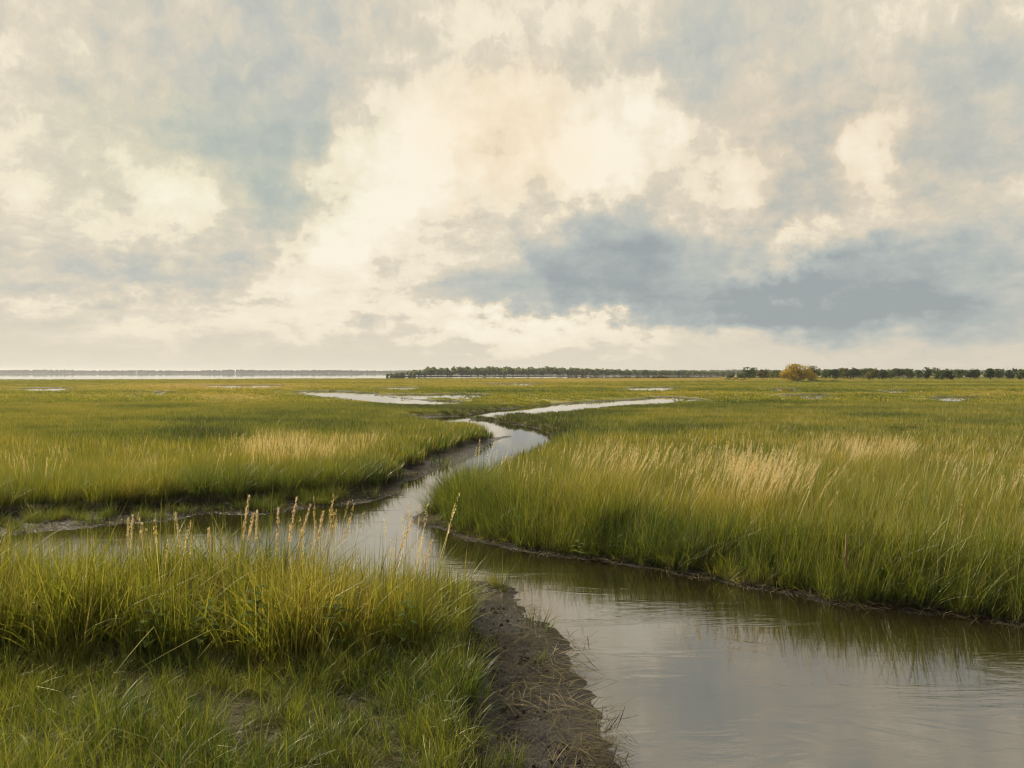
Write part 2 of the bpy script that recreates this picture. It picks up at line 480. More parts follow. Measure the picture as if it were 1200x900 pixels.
M_stem = flat_mat('dry_stem', (0.42, 0.32, 0.13), .7, .3)
M_head = flat_mat('seed_head_gold', (0.78, 0.61, 0.36), .8, .5, scale=40, var=.4)
M_headpale = flat_mat('seed_head_pale', (0.72, 0.62, 0.36), .8, .5, scale=40, var=.4)
M_wood = flat_mat('weathered_wood', (0.33, 0.22, 0.13), .85, 0, .8, 30, .6)
M_bark = flat_mat('bark', (0.11, 0.09, 0.06), .9, 0, .5, 4)
M_weed = flat_mat('weed_leaf', (0.12, 0.16, 0.03), .8, .4, 0, 8, .35, .1)
M_weedstem = flat_mat('weed_stem', (0.12, 0.13, 0.05), .6)
M_dryleaf = flat_mat('dry_leaf', (0.30, 0.22, 0.09), .7, .3, 0, 14, .5)

# ground: mud with peat, darker where wet
def ground_mat():
    m, T = new_mat('marsh_soil')
    P = T.new('ShaderNodeNewGeometry').outputs['Position']
    sep = T.new('ShaderNodeSeparateXYZ'); T.put(sep.inputs[0], P)
    n1 = T.noise(P, 1.4, 6, .62).outputs['Fac']; n2 = T.noise(P, 12, 6, .65).outputs['Fac']; n3 = T.noise(P, 60, 3, .6).outputs['Fac']
    c = T.mix(T.mapr(n2, .3, .7), (0.013, 0.0095, 0.006), (0.040, 0.030, 0.019))
    c = T.mix(T.mapr(n1, .42, .66), c, (0.032, 0.026, 0.016))
    # dry straw litter on the raised marsh
    hi = T.mapr(sep.outputs[2], 0.14, 0.24, 0, 1, True)
    litter = T.mix(T.mapr(n3, .35, .65), (0.045, 0.04, 0.016), (0.10, 0.09, 0.03))
    c = T.mix(T.math('MULTIPLY', hi, .85), c, litter)
    # farther marsh: greenish turf below the blades
    dist = T.vmath('LENGTH', P, out=1)
    nf = T.noise(T.vmath('MULTIPLY', P, (.02, .06, 1)), 1.0, 6, .6).outputs['Fac']
    turf = T.ramp(T.mapr(nf, .3, .7), [(0, (0.13, 0.15, 0.025)), (.5, (0.22, 0.20, 0.035)), (1, (0.36, 0.29, 0.08))])
    c = T.mix(T.math('MULTIPLY', T.mapr(dist, 25, 70, 0, 1, True), T.mapr(sep.outputs[2], 0.03, 0.08, 0, 1, True)), c, turf)
    p_spec = .28
    wet = T.mapr(T.math('ADD', sep.outputs[2], T.math('MULTIPLY', T.math('SUBTRACT', n1, .5), .12)), 0.025, 0.085, 1, 0, True)
    c = T.mix(T.math('MULTIPLY', wet, .6), c, (0.018, 0.014, 0.009))
    p = T.new('ShaderNodeBsdfPrincipled'); T.put(p.inputs['Base Color'], c)
    p.inputs['Specular IOR Level'].default_value = p_spec
    T.put(p.inputs['Roughness'], T.mix(wet, (.85,) * 3, (.26,) * 3))
    bn = T.new('ShaderNodeBump'); bn.inputs['Strength'].default_value = .9; bn.inputs['Distance'].default_value = .07
    T.put(bn.inputs['Height'], T.math('ADD', n2, T.math('MULTIPLY', n3, .3))); T.l.new(bn.outputs[0], p.inputs['Normal'])
    o = T.new('ShaderNodeOutputMaterial'); T.l.new(p.outputs[0], o.inputs[0])
    return m

def water_mat():
    m, T = new_mat('tidal_water')
    P = T.new('ShaderNodeNewGeometry').outputs['Position']
    mp = T.new('ShaderNodeMapping'); mp.inputs['Scale'].default_value = (1.0, 2.6, 1); mp.inputs['Rotation'].default_value = (0, 0, R(12))
    T.put(mp.inputs['Vector'], P)
    n1 = T.noise(mp.outputs[0], 2.2, 5, .6, .5).outputs['Fac']
    n2 = T.noise(mp.outputs[0], .35, 4, .6, .8).outputs['Fac']
    patch = T.mapr(n2, .50, .66, 0.28, 1.5, True)
    hgt = T.math('MULTIPLY', n1, patch)
    bn = T.new('ShaderNodeBump'); bn.inputs['Distance'].default_value = .05
    T.put(bn.inputs['Strength'], T.mapr(T.vmath('LENGTH', P, out=1), 9, 26, .10, .008))
    T.put(bn.inputs['Height'], hgt)
    silt = T.noise(P, .8, 5, .6).outputs['Fac']
    p = T.new('ShaderNodeBsdfPrincipled')
    T.put(p.inputs['Base Color'], T.mix(silt, (0.008, 0.007, 0.003), (0.024, 0.019, 0.008)))
    T.put(p.inputs['Roughness'], T.mapr(n2, .4, .65, .012, .035))
    p.inputs['IOR'].default_value = 3.8
    T.l.new(bn.outputs[0], p.inputs['Normal'])
    o = T.new('ShaderNodeOutputMaterial'); T.l.new(p.outputs[0], o.inputs[0])
    return m

# ------------------------------------------------------------------ ground sheet and water sheet
def build_ground():
    ys = [-400, -150, -50, -20, -8, -2, 0.5, 2.0]
    y = 2.0
    while y < 12000:
        k = 1.0062 if y < 60 else (1.009 if y < 450 else 1.06)
        y *= k; ys.append(y)
    ys = np.array(ys); ts = np.linspace(-1.15, 1.15, 620)
    Y = np.repeat(ys[:, None], len(ts), 1)
    X = ts[None, :] * (np.maximum(Y, 0) + 6 + np.maximum(-Y, 0) * 1.5)
    x = X.ravel(); yy = Y.ravel()
    s = shore(x, yy); md = mudsoft(x, yy)
    z = ground_z(x, yy, s, md)
    nr, nc = len(ys), len(ts)
    i = np.arange((nr - 1) * (nc - 1)); r = i // (nc - 1); c = i % (nc - 1); a = r * nc + c
    faces = np.stack([a, a + 1, a + nc + 1, a + nc], 1)
    o = mesh_obj('ground', np.stack([x, yy, z], 1), faces, ground_mat(), smooth=True)
    tag(o, 'marsh soil and mud banks', kind='structure')
build_ground()
L = 11500.0
w_ = mesh_obj('water', [(-L, -L, 0), (L, -L, 0), (L, L, 0), (-L, L, 0)], [(0, 1, 2, 3)], water_mat())
tag(w_, 'calm tidal creek and bay water', kind='structure')


# ------------------------------------------------------------------ grass prototypes
HIDDEN = []
def proto(mb, name, mat):
    me = bpy.data.meshes.new(name); me.from_pydata([tuple(v) for v in mb.v], [], mb.f); me.materials.append(mat); me.update()
    o = bpy.data.objects.new(name, me)
    return o

def blade(mb, root, h, lean, az, width, seg=5, droop=1.0):
    d = Vector((math.cos(az), math.sin(az), 0)); side = Vector((-d.y, d.x, 0))
    face = random.uniform(0, math.pi); side = Vector((math.cos(face), math.sin(face), 0))
    pts = []; ws = []; bent = random.uniform(.35, .7) if random.random() < .10 else 0
    for i in range(seg + 1):
        t = i / seg
        pts.append(root + Vector((0, 0, h * (t - 0.18 * droop * lean * t ** 3))) + d * (h * lean * (0.35 * t + 0.65 * t ** 2.2)))
        if bent and t > bent: pts[-1] = pts[-1] + (d * .55 + Vector((0, 0, -1.15))) * h * (t - bent)
        ws.append(width * (1.0 - t ** 1.8) * (0.7 + 0.6 * min(1, t * 3)) + width * .04)
    mb.strip(pts, ws, side)

def tuft(n, rad, hmin, hmax, width, seg=5, lean=.35):
    mb = MB()
    for i in range(n):
        r = rad * math.sqrt(random.random()); a = random.uniform(0, 2 * math.pi)
        root = Vector((r * math.cos(a), r * math.sin(a), -0.02))
        blade(mb, root, random.uniform(hmin, hmax) * random.uniform(.85, 1), random.random() ** 1.5 * lean * 2.2, a + random.uniform(-1, 1), width * random.uniform(.6, 1.3), seg)
    return mb

def plume(mb, base, d, ln, wd, n):
    """loose spike of seeds along an axis"""
    a = d.cross(Vector((.2, .9, .1))).normalized(); c = d.cross(a)
    for i in range(n):
        t = random.random(); q = random.uniform(0, 6.28)
        out = (a * math.cos(q) + c * math.sin(q))
        w0 = wd * math.sin(math.pi * min(1, t * .92 + .06)) ** .7
        p = base + d * (ln * t) + out * w0 * random.uniform(.1, .8)
        dirv = (d * 1.0 + out * .55).normalized() * ln * random.uniform(.05, .085)
        s = dirv.cross(Vector((random.random() - .5, random.random() - .5, random.random() - .5))).normalized() * ln * .016
        b0 = len(mb.v); mb.v += [p, p + dirv * .5 + s, p + dirv, p + dirv * .5 - s]; mb.f.append((b0, b0 + 1, b0 + 2, b0 + 3))

def seed_tuft(n, rad, h, lean, headlen, nseeds, sw=.006):
    mb = MB()
    for i in range(n):
        r = rad * math.sqrt(random.random()); a = random.uniform(0, 6.28)
        root = Vector((r * math.cos(a), r * math.sin(a), 0)); hh = h * random.uniform(.8, 1.12)
        top = root + Vector((random.gauss(0, lean * .5) * hh, random.gauss(0, lean * .5) * hh, hh))
        mid = root.lerp(top, .55) + Vector((0, 0, 0.02))
        side = Vector((math.cos(a * 3), math.sin(a * 3), 0))
        mb.strip([root, mid, top], [sw, sw * .8, sw * .6], side)
        plume(mb, top - (top - mid).normalized() * headlen * .3, (top - mid).normalized(), headlen * random.uniform(.8, 1.2), headlen * .075, nseeds)
    return mb

P_near = [proto(tuft(50, .24, .35, 1.0, .0085, 6, .34), 'tuft', M_near), proto(tuft(44, .26, .3, 1.02, .009, 6, .50), 'tuft', M_near),
          proto(tuft(56, .20, .45, 1.08, .008, 6, .26), 'tuft', M_near), proto(tuft(34, .24, .25, .85, .012, 6, .6), 'tuft', M_near),
          proto(tuft(26, .22, .5, 1.2, .007, 6, .44), 'tuft', M_near)]
P_mid = [proto(tuft(60, .42, .35, .62, .020, 3, .32), 'tuft', M_mid), proto(tuft(60, .45, .3, .6, .022, 3, .42), 'tuft', M_mid),
         proto(tuft(50, .40, .38, .66, .018, 3, .25), 'tuft', M_mid)]
P_far = [proto(tuft(90, 1.5, .22, .45, .07, 2, .4), 'tuft', M_far), proto(tuft(80, 1.7, .2, .42, .08, 2, .5), 'tuft', M_far)]
P_seed = [proto(seed_tuft(7, .16, 1.05, .16, .22, 60), 'seed', M_seed), proto(seed_tuft(5, .15, 1.1, .25, .25, 60), 'seed', M_seed)]
P_seedmid = [proto(seed_tuft(9, .4, .72, .2, .22, 14, .012), 'seed', M_seed), proto(seed_tuft(7, .4, .72, .25, .24, 14, .012), 'seed', M_seed)]

def litter_proto(n, rad, ln, w):
    mb = MB()
    for i in range(n):
        a = random.uniform(0, 6.28); c = Vector((random.uniform(-rad, rad), random.uniform(-rad, rad), random.uniform(.0, .05)))
        d = Vector((math.cos(a), math.sin(a), random.gauss(0, .12))) * ln * random.uniform(.3, 1)
        mb.strip([c - d * .5, c + Vector((0, 0, .02 * random.random())), c + d * .5], [w * .5, w, w * .2], Vector((0, 0, 1)).cross(d).normalized())
    return mb
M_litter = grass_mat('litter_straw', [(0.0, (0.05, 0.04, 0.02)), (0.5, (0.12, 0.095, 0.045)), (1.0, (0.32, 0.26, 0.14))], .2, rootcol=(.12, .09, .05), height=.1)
P_lit = [proto(litter_proto(18, .2, .32, .006), 'litter', M_litter), proto(litter_proto(12, .25, .5, .007), 'litter', M_litter)]
def crumb_proto(n, rad, sz):
    mb = MB()
    for i in range(n):
        c = Vector((random.uniform(-rad, rad), random.uniform(-rad, rad), 0)); s = sz * random.uniform(.3, 1)
        b0 = len(mb.v); k = 6
        for j in range(k): mb.v.append(c + Vector((math.cos(j * 6.283 / k) * s * random.uniform(.6, 1.2), math.sin(j * 6.283 / k) * s * random.uniform(.6, 1.2), -.01)))
        for j in range(k): mb.v.append(c + Vector((math.cos(j * 6.283 / k) * s * random.uniform(.3, .8), math.sin(j * 6.283 / k) * s * random.uniform(.3, .8), s * random.uniform(.4, .8))))
        for j in range(k): mb.f.append((b0 + j, b0 + (j + 1) % k, b0 + k + (j + 1) % k, b0 + k + j))
        mb.f.append(tuple(b0 + k + j for j in range(k)))
    return mb
M_crumb = flat_mat('mud_crumb', (0.045, 0.034, 0.022), .6, 0, .4, 30, .5)
P_crumb = [proto(crumb_proto(14, .25, .03), 'crumb', M_crumb), proto(crumb_proto(9, .25, .05), 'crumb', M_crumb)]

def scatter(name, x, y, z, scale, lean, tint, protos, label, hs=None):
    """point cloud with a geometry-nodes instancer; lean tips each plant towards +x (the wind)"""
    n = len(x)
    spin = rng.uniform(0, 2 * math.pi, n); ly = lean + rng.normal(0, .07, n); lx = rng.normal(0, .07, n)
    cs, ss = np.cos(spin), np.sin(spin); cy, sy = np.cos(ly), np.sin(ly); cx, sx = np.cos(lx), np.sin(lx)
    # M = Ry(ly) Rx(lx) Rz(spin)
    A = np.zeros((n, 3, 3))
    RX = [[cs, -ss, 0 * cs], [cx * ss, cx * cs, -sx], [sx * ss, sx * cs, cx]]
    for j in range(3):
        A[:, 0, j] = cy * RX[0][j] + sy * RX[2][j]; A[:, 1, j] = RX[1][j]; A[:, 2, j] = -sy * RX[0][j] + cy * RX[2][j]
    rot = np.stack([np.arctan2(A[:, 2, 1], A[:, 2, 2]), np.arcsin(-A[:, 2, 0]), np.arctan2(A[:, 1, 0], A[:, 0, 0])], 1)
    me = bpy.data.meshes.new(name); me.vertices.add(n)
    me.vertices.foreach_set('co', np.stack([x, y, z], 1).astype(np.float32).ravel())
    def attr(nm, typ, data, key):
        a = me.attributes.new(nm, typ, 'POINT'); a.data.foreach_set(key, np.ascontiguousarray(data, dtype=np.float32 if key != 'value' or typ != 'INT' else np.int32).ravel())
    hs = scale if hs is None else hs
    attr('rot', 'FLOAT_VECTOR', rot, 'vector'); attr('scl', 'FLOAT_VECTOR', np.stack([scale, scale, hs], 1), 'vector')
    attr('tint0', 'FLOAT', np.clip(tint, 0, 1), 'value')
    attr('pick', 'INT', rng.integers(0, len(protos), n), 'value')
    o = bpy.data.objects.new(name, me); COL.objects.link(o)
    ng = bpy.data.node_groups.new(name, 'GeometryNodeTree')
    ng.interface.new_socket('Geometry', in_out='INPUT', socket_type='NodeSocketGeometry')
    ng.interface.new_socket('Geometry', in_out='OUTPUT', socket_type='NodeSocketGeometry')
    N, Lk = ng.nodes, ng.links
    gi = N.new('NodeGroupInput'); go = N.new('NodeGroupOutput'); iop = N.new('GeometryNodeInstanceOnPoints'); jn = N.new('GeometryNodeJoinGeometry')
    for p in protos:
        oi = N.new('GeometryNodeObjectInfo'); oi.inputs['Object'].default_value = p; oi.inputs['As Instance'].default_value = True
        Lk.new(oi.outputs['Geometry'], jn.inputs[0])
    def named(nm, typ):
        a = N.new('GeometryNodeInputNamedAttribute'); a.data_type = typ; a.inputs['Name'].default_value = nm; return a.outputs['Attribute']
    Lk.new(gi.outputs[0], iop.inputs['Points']); Lk.new(jn.outputs[0], iop.inputs['Instance'])
    iop.inputs['Pick Instance'].default_value = True
    Lk.new(named('pick', 'INT'), iop.inputs['Instance Index'])
    e2r = N.new('FunctionNodeEulerToRotation'); Lk.new(named('rot', 'FLOAT_VECTOR'), e2r.inputs[0]); Lk.new(e2r.outputs[0], iop.inputs['Rotation'])
    Lk.new(named('scl', 'FLOAT_VECTOR'), iop.inputs['Scale'])
    st = N.new('GeometryNodeStoreNamedAttribute'); st.data_type = 'FLOAT'; st.domain = 'INSTANCE'; st.inputs['Name'].default_value = 'tint'
    Lk.new(iop.outputs[0], st.inputs['Geometry']); Lk.new(named('tint0', 'FLOAT'), st.inputs['Value'])
    Lk.new(st.outputs[0], go.inputs[0])
    md = o.modifiers.new('scatter', 'NODES'); md.node_group = ng
    tag(o, label, kind='stuff')
    return o

# ------------------------------------------------------------------ where grass grows, how tall and what colour
clump = plan([(-700, 715), (-100, 714), (137, 712), (240, 711), (330, 712), (400, 718), (440, 722), (490, 718), (515, 706), (528, 702), (536, 704), (540, 730), (536, 770),
              (500, 800), (430, 792), (380, 806), (300, 812), (250, 796), (180, 806), (100, 800), (0, 810), (-700, 810)])
straw_patches = [(430, 522, 90, 10, .75), (320, 520, 50, 12, .8), (160, 555, 45, 22, .6), (275, 464, 45, 5, .9), (270, 451, 90, 3, .9), (710, 545, 55, 14, .75), (800, 540, 40, 12, .5),
                 (655, 585, 28, 18, .8), (870, 565, 50, 22, .8), (1000, 522, 60, 14, .45), (720, 444, 200, 2.5, .8), (560, 451, 150, 3, .5), (800, 480, 60, 5, .4),
                 (860, 459, 80, 3, .35), (420, 650, 60, 14, .5), (350, 645, 60, 14, .3), (890, 510, 90, 6, .25), (930, 540, 120, 20, .15), (1000, 620, 140, 40, .15)]
dark_patches = [(240, 503, 55, 9, .5), (180, 474, 60, 3, .4), (540, 478, 60, 4, .5), (480, 474, 90, 3, .4), (600, 486, 60, 6, .45), (660, 495, 60, 10, .4), (780, 475, 80, 3, .3),
                (350, 482, 120, 6, .3), (300, 720, 190, 45, .45), (870, 525, 60, 6, .35), (760, 500, 60, 5, .3), (700, 640, 90, 30, .25), (1030, 485, 60, 3, .5), (700, 482, 60, 2.5, .4), (830, 497, 50, 2.5, .4), (960, 500, 80, 3, .4), (400, 495, 90, 4, .3), (900, 470, 90, 2, .35), (230, 490, 80, 2, .3), (520, 520, 50, 14, .3), (330, 580, 120, 22, .15),
                (950, 456, 120, 3, .35), (600, 457, 120, 2.5, .35)]
def to_px(x, y, z):
    """row and column of the photograph that lie over a place in plan (used only to look the painting's colour patches up)"""
    yy = np.maximum(y, .5)
    return 600 + F * x / yy, HOR + F * (EYE - z) / yy

def grass_height(x, y, s):
    d = np.hypot(x, y)
    g = 1.04 - 0.42 * sstep(13, 29, d) - 0.24 * sstep(29, 52, d)
    g = g * (1 - .5 * sstep(42, 75, d) * (1 - sstep(2.0, 8.0, s)))
    g = g * (1 - .12 * sstep(100, 300, d))
    g = g * (1 + 0.22 * fbm(x / 1.6, y / 1.6, 3, 41)) * (0.74 + 0.26 * sstep(0.05, 0.9, s))
    return g

def tint_at(x, y, h, s, amp_=.55):
    px, py = to_px(x, y, h + .1)
    amp_ = amp_ * (.42 + .58 * sstep(45, 90, np.hypot(x, y))) if amp_ < .6 else amp_
    d = np.hypot(x, y)
    t = 0.44 + 0.18 * fbm(x / 14, y / 9, 4, 51) + 0.20 * fbm(x / 2.2, y / 2.2, 3, 61)
    far = sstep(40, 120, d)
    t = t + far * (.10 + 0.34 * fbm(x / 60, y / 16, 4, 71, .6))
    t = t + .20 * fbm(x / 7, y / 3.2, 4, 83, .6) * sstep(20, 34, d) * (1 - .4 * far)
    t = t - 0.20 * (1 - sstep(0.1, 1.6, s)) * (1 - .6 * far)
    for (cx, cy, rx, ry, a) in straw_patches:
        q = ((px - cx) / rx) ** 2 + ((py - cy) / ry) ** 2; t = t + a * amp_ * np.exp(-q)
    for (cx, cy, rx, ry, a) in dark_patches:
        q = ((px - cx) / rx) ** 2 + ((py - cy) / ry) ** 2; t = t - a * .8 * np.exp(-q)
    return t + rng.normal(0, 1, len(x)) * np.where(d > 60, .015, .05)

def sample(y0, y1, dens, tmax=.80, pad=3.0):
    """random points over the wedge the eye looks into, evenly per square metre"""
    area = tmax * (y1 ** 2 - y0 ** 2) + 2 * pad * (y1 - y0)
    n = int(area * dens * 1.0)
    out_y = []
    yy = rng.uniform(y0, y1, n * 3); keep = rng.random(len(yy)) < (tmax * yy + pad) / (tmax * y1 + pad)
    yy = yy[keep][:n]
    xx = rng.uniform(-1, 1, len(yy)) * (tmax * yy + pad)
    return xx, yy

LAB = 'green and golden marsh grass over the flat banks'
# near tufts, tall clump and banks
x, y = sample(5.0, 24.0, 60)
s = shore(x, y); md = mudness(x, y); cl = inside(clump, x, y)
front = (y < 10.2) & (x < .6) & ~cl                 # trodden low ground before the clump
ok = (s > 0.03) & ~md & ~front
ok &= rng.random(len(x)) < .35 + .65 * sstep(-.35, .05, fbm(x * 1.3, y * 1.3, 3, 5)) + .3 * (s < .8)
ok &= ~((x > -1.0) & (x < 1) & (y < 11.5) & ~cl)
x, y, s = x[ok], y[ok], s[ok]
h = grass_height(x, y, s) * rng.uniform(.72, 1.14, len(x)) * np.where((x < .8) & (y < 12.5), (1.06 + .25 * fbm(x * 2.1, y * 2.1, 2, 13)) * (1 - .30 * sstep(-1.9, -.7, x)), 1)
lean = np.where(x > 0.5, .20, .03) + .08 * fbm(x / 2, y / 2, 2, 77)
z = ground_z(x, y, s, np.zeros(len(x), bool))
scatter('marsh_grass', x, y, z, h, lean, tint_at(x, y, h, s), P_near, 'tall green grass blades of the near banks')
# low sparse growth before the clump and in the mud
x, y = sample(4.0, 22.0, 60); s = shore(x, y); md = mudness(x, y); cl = inside(clump, x, y)
front = (y < 10.2) & (x < .6) & ~cl
ok = (s > -0.02) & ((front & ~md & (fbm(x * .9, y * .9, 3, 15) > -.45)) | (md & (rng.random(len(x)) < .02)) | (~md & ~front & (s < .40) & (rng.random(len(x)) < .85)))
ok |= (s > .03) & (y > 15.5) & (y < 21) & (x < -2.5) & md & (fbm(x * 1.4, y * 1.4, 3, 71) > .22)
x, y, s = x[ok], y[ok], s[ok]; h = rng.uniform(.2, .5, len(x)) * (1 + .5 * fbm(x * .8, y * .8, 2, 8))
z = ground_z(x, y, s, mudness(x, y))
scatter('marsh_grass', x, y, z, h * .9 + .1, rng.normal(0, .3, len(x)), .34 + .2 * fbm(x, y, 2, 19) + rng.normal(0, .08, len(x)), [P_near[3], P_near[1], P_near[0]], 'short sparse grass on low muddy ground', hs=h)
# middle distance
x, y = sample(22.0, 80.0, 7.5); s = shore(x, y); md = mudness(x, y)
ok = (s > 0.0) & ~md
x, y, s = x[ok], y[ok], s[ok]; h = grass_height(x, y, s) / .62 * rng.uniform(.8, 1.1, len(x))
lean = np.where(x > 0, .18, .06)
scatter('marsh_grass', x, y, ground_z(x, y, s, md[ok]), np.maximum(h, .75), lean, tint_at(x, y, h * .62, s), P_mid, 'green and olive grass of the middle distance', hs=h)
# far marsh
x, y = sample(74.0, 470.0, .42, .78); s = shore(x, y)
ok = (s > 0.05)
x, y, s = x[ok], y[ok], s[ok]; h = grass_height(x, y, s + 1) / .45 * rng.uniform(.85, 1.15, len(x))
scatter('marsh_grass', x, y, ground_z(x, y, s, np.zeros(len(x), bool)), np.where(s < 1.6, .45, 1.0), .1 * np.ones(len(x)), tint_at(x, y, h * .45, s), P_far, 'olive and straw coloured grass of the far marsh', hs=h)

# seed heads
x, y = sample(5.0, 26.0, 10.0); s = shore(x, y); md = mudness(x, y); cl = inside(clump, x, y)
front = (y < 10.2) & (x < .6) & ~cl
t = tint_at(x, y, np.full(len(x), .9), s, .61)
ok = (s > 0.35) & ~md & ~front & (rng.random(len(x)) < sstep(.58, .90, t) * .8 + .045)
x, y, s, t = x[ok], y[ok], s[ok], t[ok]; h = np.minimum((grass_height(x, y, s) + .06) * rng.uniform(.72, 1.12, len(x)), 1.12)
scatter('seed_grass', x, y, ground_z(x, y, s, np.zeros(len(x), bool)), h, np.where(x > .5, .34, .12), rng.uniform(.2, 1, len(x)), P_seed, 'straw coloured seed heads over the near grass')
x, y = sample(24.0, 95.0, 3.2); s = shore(x, y); md = mudness(x, y)
t = tint_at(x, y, np.full(len(x), .6), s, .61)
ok = (s > 0.6) & ~md & (rng.random(len(x)) < sstep(.58, .92, t))
x, y, s, t = x[ok], y[ok], s[ok], t[ok]; h = (grass_height(x, y, s) + .06) / .72 * rng.uniform(.85, 1.1, len(x))
scatter('seed_grass', x, y, ground_z(x, y, s, np.zeros(len(x), bool)), h, np.where(x > .5, .30, .1), rng.uniform(.2, 1, len(x)), P_seedmid, 'pale seed heads in the middle distance')

# fallen straw and crumbs along the shores
x, y = sample(5.0, 26.0, 22); s = shore(x, y); md = mudness(x, y)
front = (y < 10.2) & (x < .6)
ok = ((s > -.22) & (s < .45) & (rng.random(len(x)) < .9)) | (md & (s > 0) & (rng.random(len(x)) < .08)) | (front & (s > 0) & (rng.random(len(x)) < .4))
x, y, s = x[ok], y[ok], s[ok]
scatter('fallen_straw', x, y, np.maximum(ground_z(x, y, s, mudness(x, y)), 0.0) + .01, rng.uniform(.5, 1.1, len(x)), rng.normal(0, .05, len(x)), rng.beta(1.4, 2.4, len(x)), P_lit, 'fallen dry stems along the waterline')
x, y = sample(5.0, 26.0, 18); s = shore(x, y); md = mudness(x, y)
ok = (s > .12) & ((s < .5) | md) & (rng.random(len(x)) < .6)
x, y, s = x[ok], y[ok], s[ok]
scatter('mud_crumbs', x, y, np.maximum(ground_z(x, y, s, mudness(x, y)), -.01), rng.uniform(.3, .9, len(x)), 0 * x, 0 * x, P_crumb, 'small clods of mud on the banks')


# ------------------------------------------------------------------ trees
def leaf_mat(name, lo, hi, transl=.35):
    m, T = new_mat(name)
    rnd = T.new('ShaderNodeNewGeometry').outputs['Random Per Island']
    P = T.new('ShaderNodeNewGeometry').outputs['Position']
    n = T.noise(P, .9, 3, .6).outputs['Fac']
    c = T.mix(T.math('ADD', T.math('MULTIPLY', rnd, .6), T.mapr(n, .3, .7, -.1, .5), clamp=True), lo, hi)
    df = T.new('ShaderNodeBsdfDiffuse'); T.put(df.inputs[0], c); tr = T.new('ShaderNodeBsdfTranslucent'); T.put(tr.inputs[0], c)
    mx = T.new('ShaderNodeMixShader'); mx.inputs[0].default_value = transl
    T.l.new(df.outputs[0], mx.inputs[1]); T.l.new(tr.outputs[0], mx.inputs[2])
    o = T.new('ShaderNodeOutputMaterial'); T.l.new(mx.outputs[0], o.inputs[0])
    return m
L_gold = leaf_mat('leaf_gold', (0.26, 0.20, 0.025), (0.72, 0.52, 0.06))
L_green = leaf_mat('leaf_green', (0.05, 0.085, 0.025), (0.17, 0.21, 0.06))
L_olive = leaf_mat('leaf_olive', (0.08, 0.09, 0.02), (0.22, 0.20, 0.05))
L_dark = leaf_mat('leaf_dark', (0.03, 0.05, 0.022), (0.09, 0.12, 0.045))
L_far = leaf_mat('leaf_far', (0.08, 0.13, 0.05), (0.40, 0.44, 0.16))

def crown_mb(w, h, base, n, leaf, nl=9, flat=.8, depth=.8, small=1.0):
    """leaf faces in uneven lobes round the limbs' ends"""
    mb = MB(); lobes = []
    for i in range(nl):
        a = random.uniform(0, 6.28); r = w * .5 * random.uniform(.1, .72); t = random.random()
        zc = base + (h - base) * (.22 + .62 * t) ; r *= (1 - .55 * t)
        lobes.append((Vector((r * math.cos(a), r * math.sin(a) * depth, zc)), w * random.uniform(.13, .25) * small, ))
    for i in range(n):
        c, rr = random.choice(lobes)
        d = Vector((random.gauss(0, 1), random.gauss(0, 1), random.gauss(0, 1))).normalized()
        p = c + Vector((d.x, d.y, d.z * flat)) * rr * random.uniform(.35, 1.05) ** .6
        if p.z > h: p.z = h - random.random() * .3
        if p.z < base * .6: p.z = base * .6 + random.random() * .4
        u = Vector((random.gauss(0, 1), random.gauss(0, 1), random.gauss(0, 1))).normalized(); w1 = u.cross(d).normalized() if abs(u.dot(d)) < .98 else u.orthogonal()
        s = leaf * random.uniform(.5, 1.2)
        mb.quad(p, u * s, w1 * s * .7)
    return mb, lobes

def tree(name, label, cat, px, base_py, top_py, wpx, mat, group=None, n=700, leaf=.22, nl=9, trunk=.3, stems=1, dist=None, small=1.0):
    gx, gy = ground_at(px, base_py) if dist is None else ((px - 600) / F * dist, dist)
    zb = 0.18
    h = EYE - (top_py - HOR) * gy / F - zb
    w = wpx * gy / F
    t = thing(name, label, cat, (gx, gy, zb), group)
    cm, lobes = crown_mb(w, h, h * trunk, n, leaf, nl, small=small)
    tm = MB()
    for k in range(stems):
        a = random.uniform(0, 6.28); off = Vector((math.cos(a), math.sin(a), 0)) * (0 if stems == 1 else w * .08)
        topz = h * .8; r0 = h * .035 / math.sqrt(stems)
        lean = Vector((random.gauss(0, .06) * h, random.gauss(0, .06) * h, 0)) + off * 1.5
        pts = [off + Vector((0, 0, -.25)), off + Vector((0, 0, h * .1)), off + lean * .5 + Vector((0, 0, topz * .5)), off + lean + Vector((0, 0, topz))]
        tm.tube(pts, [r0 * 1.5, r0, r0 * .7, r0 * .2], 7)
        for c, rr in lobes[k::stems]:
            q = random.uniform(.3, .7); st = pts[1].lerp(pts[3], q)
            tm.tube([st, st.lerp(c, .5) + Vector((0, 0, .05 * h)), c], [r0 * .45, r0 * .3, r0 * .1], 5)
    tm.build('trunk', M_bark, t, True)
    cm.build('crown', mat, t)
    return t

random.seed(11)
